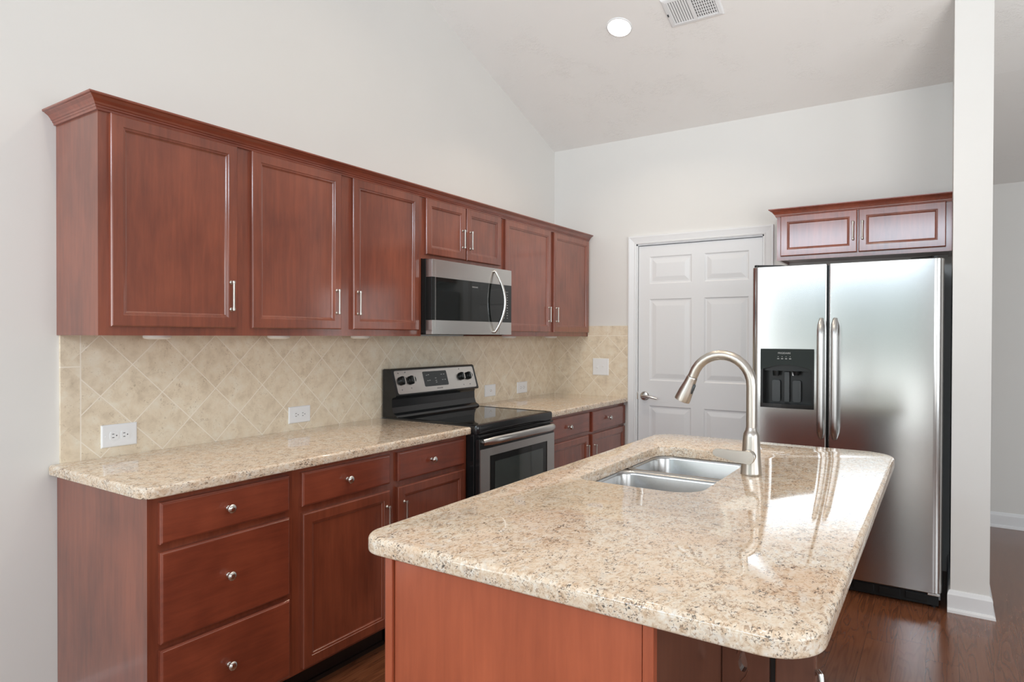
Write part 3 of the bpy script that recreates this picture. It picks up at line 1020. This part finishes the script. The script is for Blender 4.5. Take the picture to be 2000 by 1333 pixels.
# dispenser: open recess with a sloped fascia
b = new()
x0, x1, z0, z1 = HX0, HX1, HZ0, HZ1
dd = 2.7
box(b, x0, x1, dd - .1, dd, z0, z1)
box(b, x0, x0 + .55, -.12, dd, z0, z1, .05); box(b, x1 - .55, x1, -.12, dd, z0, z1, .05)
dp = build('dispenser', b, 'black_plastic', t_)
b = new()      # fascia with an arched lower edge
arch = [(x0 + (x1 - x0) * k / 16, 46.7 + 1.25 * math.sin(math.pi * k / 16)) for k in range(17)]
fpoly = arch + [(x1, z1 - .4), (x1 - .15, z1 - .1), (x1 - .4, z1), (x0 + .4, z1), (x0 + .15, z1 - .1), (x0, z1 - .4)]
prism(b, fpoly, FY(0), -.6, .16)
fa = build('control_fascia', b, 'black_glass', dp)
b = new()
tray = [(x0 + (x1 - x0) * k / 12, -.2 - .35 * math.sin(math.pi * k / 12)) for k in range(13)] + [(x1, dd), (x0, dd)]
prism(b, tray, lambda u, v, w: (u, v, w), z0, z0 + .9)
build('drip_tray', b, 'black_enamel', dp)
b = new(); box(b, x0 + .5, x1 - .5, 1.0, dd, 46.5, z1 - .1); tube(b, [(9.4, 1.1, 46.5), (9.4, 1.1, 45.6)], [.8, .6], 14); tube(b, [(5.2, 1.1, 46.5), (5.2, 1.1, 45.4)], [.7, .6], 14)
build('nozzle_block', b, 'black_plastic', dp)
for px_ in (5.1, 9.4):
    b = new(); prism(b, rrect(px_ - .85, px_ + .85, 39.6, 44.4, .4, 4), FY(2.2), 0, .35)
    build('paddle', b, 'dark_grey_plastic', dp)
b = new(); box(b, 6.75, 7.9, 1.7, 2.6, 39.5, 46.3, .15)
build('centre_rib', b, 'dark_grey_plastic', dp)
b = new(); tube(b, [(8.8, 1.0, 46.2), (8.8, .95, 45.5)], .16, 10)
build('water_spout', b, 'white_plastic', dp, True)
lettering('FRIGIDAIRE', .52, 'grey_print', dp, text_y(7.15, -.165, 50.45))
for k in range(4):
    u = 5.9 + k * .82
    b = new()
    box(b, u - .22, u + .22, -.175, -.16, 49.15, 49.3)
    build('button_mark', b, 'grey_print', dp)
    b = new(); box(b, u - .06, u + .06, -.175, -.16, 49.6, 49.72)
    build('indicator_dot', b, 'grey_print', dp)

# ---- cabinet over the refrigerator
cx0, cx1, cy = 69.35, 104.75, 127.5
t_ = thing('upper_cabinet', (cx0, cy, 72.6), 'short two-door wall cabinet above the refrigerator', 'cabinet', 'cabinet over the refrigerator')
b = new()
W2 = cx1 - cx0
prism(b, [(0, 0), (.6, 0), (.6, .5), (W2 - .6, .5), (W2 - .6, 0), (W2, 0), (W2, 11.4), (0, 11.4)], lambda u, v, w: (u, w, v), .75, L - cy)
build('case', b, 'cherry_wood', t_)
b = new(); box(b, 0, cx1 - cx0, 0, .75, 0, 11.4)
build('face_frame', b, 'cherry_wood', t_)
for u0, u1, hu in ((70.25, 86.72, 85.95), (87.06, 103.68, 87.85)):
    bm = new()
    rect_rings(bm, FY(0), u0 - cx0, u1 - cx0, .95, 10.65, DOOR)
    d = build('door', bm, 'cherry_wood', t_)
    pull(FY(0), hu - cx0, 76.5 - 72.6, 80.35 - 72.6, d)
b = new()
crown(b, lambda o: [(cx0 - o, L), (cx0 - o, cy - o), (cx1, cy - o)])
tag(build('crown_molding', b, 'cherry_wood_horizontal'), 'short cherry crown moulding on top of the cabinet above the refrigerator', 'molding')

# ------------------------------------------------------------------ wall plates
PG = 'white wall plates on the tile'
def duplex(y0, z0, w, h, label, kind):
    t_ = thing('wall_outlet' if kind != 'jack' else 'wall_jack', (.4, y0 + w / 2, z0 + h / 2), label, 'outlet' if kind != 'jack' else 'wall plate', PG)
    bm = new(); rect_rings(bm, FX(0), -w / 2, w / 2, -h / 2, h / 2, [(0, 0), (0, .12), (.1, .22), (.2, .25)])
    pl_ = build('plate', bm, 'white_plastic', t_)
    if kind == 'jack':
        bm = new(); tube(bm, [(.25, 0, 0), (.42, 0, 0), (.5, 0, 0)], [.28, .28, .18], 14)
        build('jack', bm, 'satin_steel', pl_, True)
        return
    for s_ in (-1, 1):
        bm = new(); prism(bm, rrect(s_ * .78 - .62, s_ * .78 + .62, -.62, .62, .3, 5), FX(.25), 0, .06)
        rc = build('receptacle', bm, 'white_plastic', t_)
        for z in (.26, -.26):
            bm = new(); box(bm, .305, .32, s_ * .78 - .34, s_ * .78 - .02, z - .05, z + .05)
            build('slot', bm, 'slot_dark', rc)
        bm = new(); tube(bm, [(.305, s_ * .78 + .3, 0), (.32, s_ * .78 + .3, 0)], .1, 8)
        build('ground_hole', bm, 'slot_dark', rc)
    for s_ in (-1, 1):
        bm = new(); tube(bm, [(.25, s_ * (w / 2 - .6), 0), (.28, s_ * (w / 2 - .6), 0)], .1, 10)
        build('screw', bm, 'white_plastic', pl_)
duplex(5.5, 37.4, 5.1, 3.35, 'white horizontal outlet at the left end of the tile, nearest the cabinet side', 'outlet')
duplex(38.3, 37.35, 5.0, 3.15, 'white horizontal outlet above the long counter, nearer the range', 'outlet')
duplex(101.3, 37.6, 5.0, 3.2, 'white wall plate with one small jack just right of the range', 'jack')
duplex(117.3, 37.4, 5.35, 3.25, 'white outlet right of the jack plate, nearest the tile corner', 'outlet')
t_ = thing('light_switch', (16.6, L - .4, 44.8), 'white double toggle switch plate on the tile beside the pantry door', 'switch', PG)
b = new(); rect_rings(b, FY(0), -2.65, 2.65, -2.55, 2.55, [(0, 0), (0, .12), (.1, .22), (.2, .25)])
pl_ = build('plate', b, 'white_plastic', t_)
for u, s_ in ((-.95, -1), (.95, 1)):
    b = new(); prism(b, [(u - .2, -.45), (u + .2, -.45), (u + .2, .45), (u - .2, .45)], FY(0), .25, .29)
    tube(b, [(u, -.25, 0), (u, -.65, s_ * .35)], [.18, .13], 10)
    build('toggle', b, 'white_plastic', pl_)

# ------------------------------------------------------------------ puck lights under the wall cabinets
for y, lb in ((10.8, 'white puck light under the leftmost wall cabinet'), (32.0, 'white puck light under the second wall cabinet from the left'),
              (51.2, 'white puck light under the wall cabinet left of the microwave'), (104.8, 'white puck light just right of the microwave, under the tall cabinet'),
              (127.0, 'white puck light under the tall corner cabinet, nearest the back wall')):
    t_ = thing('puck_light', (6, y, 53.99), lb, 'light', 'puck lights under the wall cabinets')
    b = new(); tube(b, [(0, 0, 0), (0, 0, -.28), (0, 0, -.42), (0, 0, -.56)], [1.9, 1.9, 1.75, 1.2], 28)
    build('housing', b, 'puck_plastic', t_, True)

# ------------------------------------------------------------------ ceiling light and air vent on the slope
nrm_c = Vector((0, -SL, -1)).normalized()
dwn = Vector((0, 1, -SL)).normalized()
def FC(cx, cy_):
    o_ = Vector((cx, cy_, zc(cy_)))
    return lambda u, v, w: tuple(Vector((u, 0, 0)) + dwn * v + nrm_c * w)
CAN = [(39.6, 100.6, 'recessed ceiling light glowing near the sloped ceiling vent')]
for k, (cx, cy_, lb) in enumerate(CAN):
    t_ = thing('recessed_light', (cx, cy_, zc(cy_)), lb, 'light', 'recessed ceiling lights')
    Fc = FC(cx, cy_)
    b = new()
    pr_ = [(2.65, .02), (2.68, .22), (2.8, .22), (3.0, .1), (3.05, 0)]
    rings = [[Fc(r * math.cos(a * math.pi / 20), r * math.sin(a * math.pi / 20), w) for a in range(40)] for r, w in pr_]
    rings_to_faces(b, rings, True, (False, False))
    build('trim_ring', b, 'trim_paint', t_, True)
    b = new()
    pr_ = [(2.66, .02), (2.66, .16), (2.4, .24), (1.5, .32)]
    rings = [[Fc(r * math.cos(a * math.pi / 20), r * math.sin(a * math.pi / 20), w) for a in range(40)] for r, w in pr_]
    rings_to_faces(b, rings, True, (True, True))
    build('lens', b, 'lamp_lens', t_, True)
WARM = (1.0, 0.82, 0.62)
def can_light(cx, cy_, power):
    o_ = Vector((cx, cy_, zc(cy_))) + nrm_c * 0.6
    area('can_light', o_, (0, 0, -1), 5, 5, power, WARM, 'DISK').data.spread = math.radians(125)
can_light(39.6, 100.6, 6)
can_light(39.6, 45, 3)
can_light(80, 45, 5.3)
can_light(39.6, -12, 2)
can_light(80, -12, 5)

t_ = thing('air_vent', (56.9, 100.6, zc(100.6)), 'white louvred air register on the sloped ceiling', 'vent')
Fc = FC(56.9, 100.6)
b = new()
rect_rings(b, Fc, -6.0, 6.0, -4.2, 4.2, [(0, 0), (.05, .12), (.3, .3), (.9, .42), (1.0, .42), (1.05, .1)], (True, False))
fr_ = build('frame', b, 'trim_paint', t_)
b = new(); rect_rings(b, Fc, -5.0, 5.0, -3.2, 3.2, [(0, .12), (0, .14)])
build('backing', b, 'slot_dark', t_)
b = new(); rect_rings(b, Fc, -.15, .35, -3.2, 3.2, [(0, .14), (0, .42)])
build('divider', b, 'trim_paint', t_)
def slat(q, w0, w1):
    bm = new(); rect_rings(bm, Fc, *q, [(0, w0), (0, w1)])
    return bm
for k in range(9):
    u = -4.75 + k * .55
    build('louver', slat((u - .20, u + .20, -3.2, 3.2), .2, .34), 'trim_paint', t_)
for k in range(9):
    u = .75 + k * .5
    build('louver', slat((u - .13, u + .13, -3.2, 3.2), .2, .36), 'trim_paint', t_)
for k in range(8):
    v = -2.9 + k * .85
    build('cross_louver', slat((.4, 5.0, v - .16, v + .16), .16, .2), 'trim_paint', t_)
b = new(); rect_rings(b, Fc, -5.6, -5.35, -.1, .5, [(0, .4), (0, .6)])
build('damper_lever', b, 'dark_grey_plastic', t_)
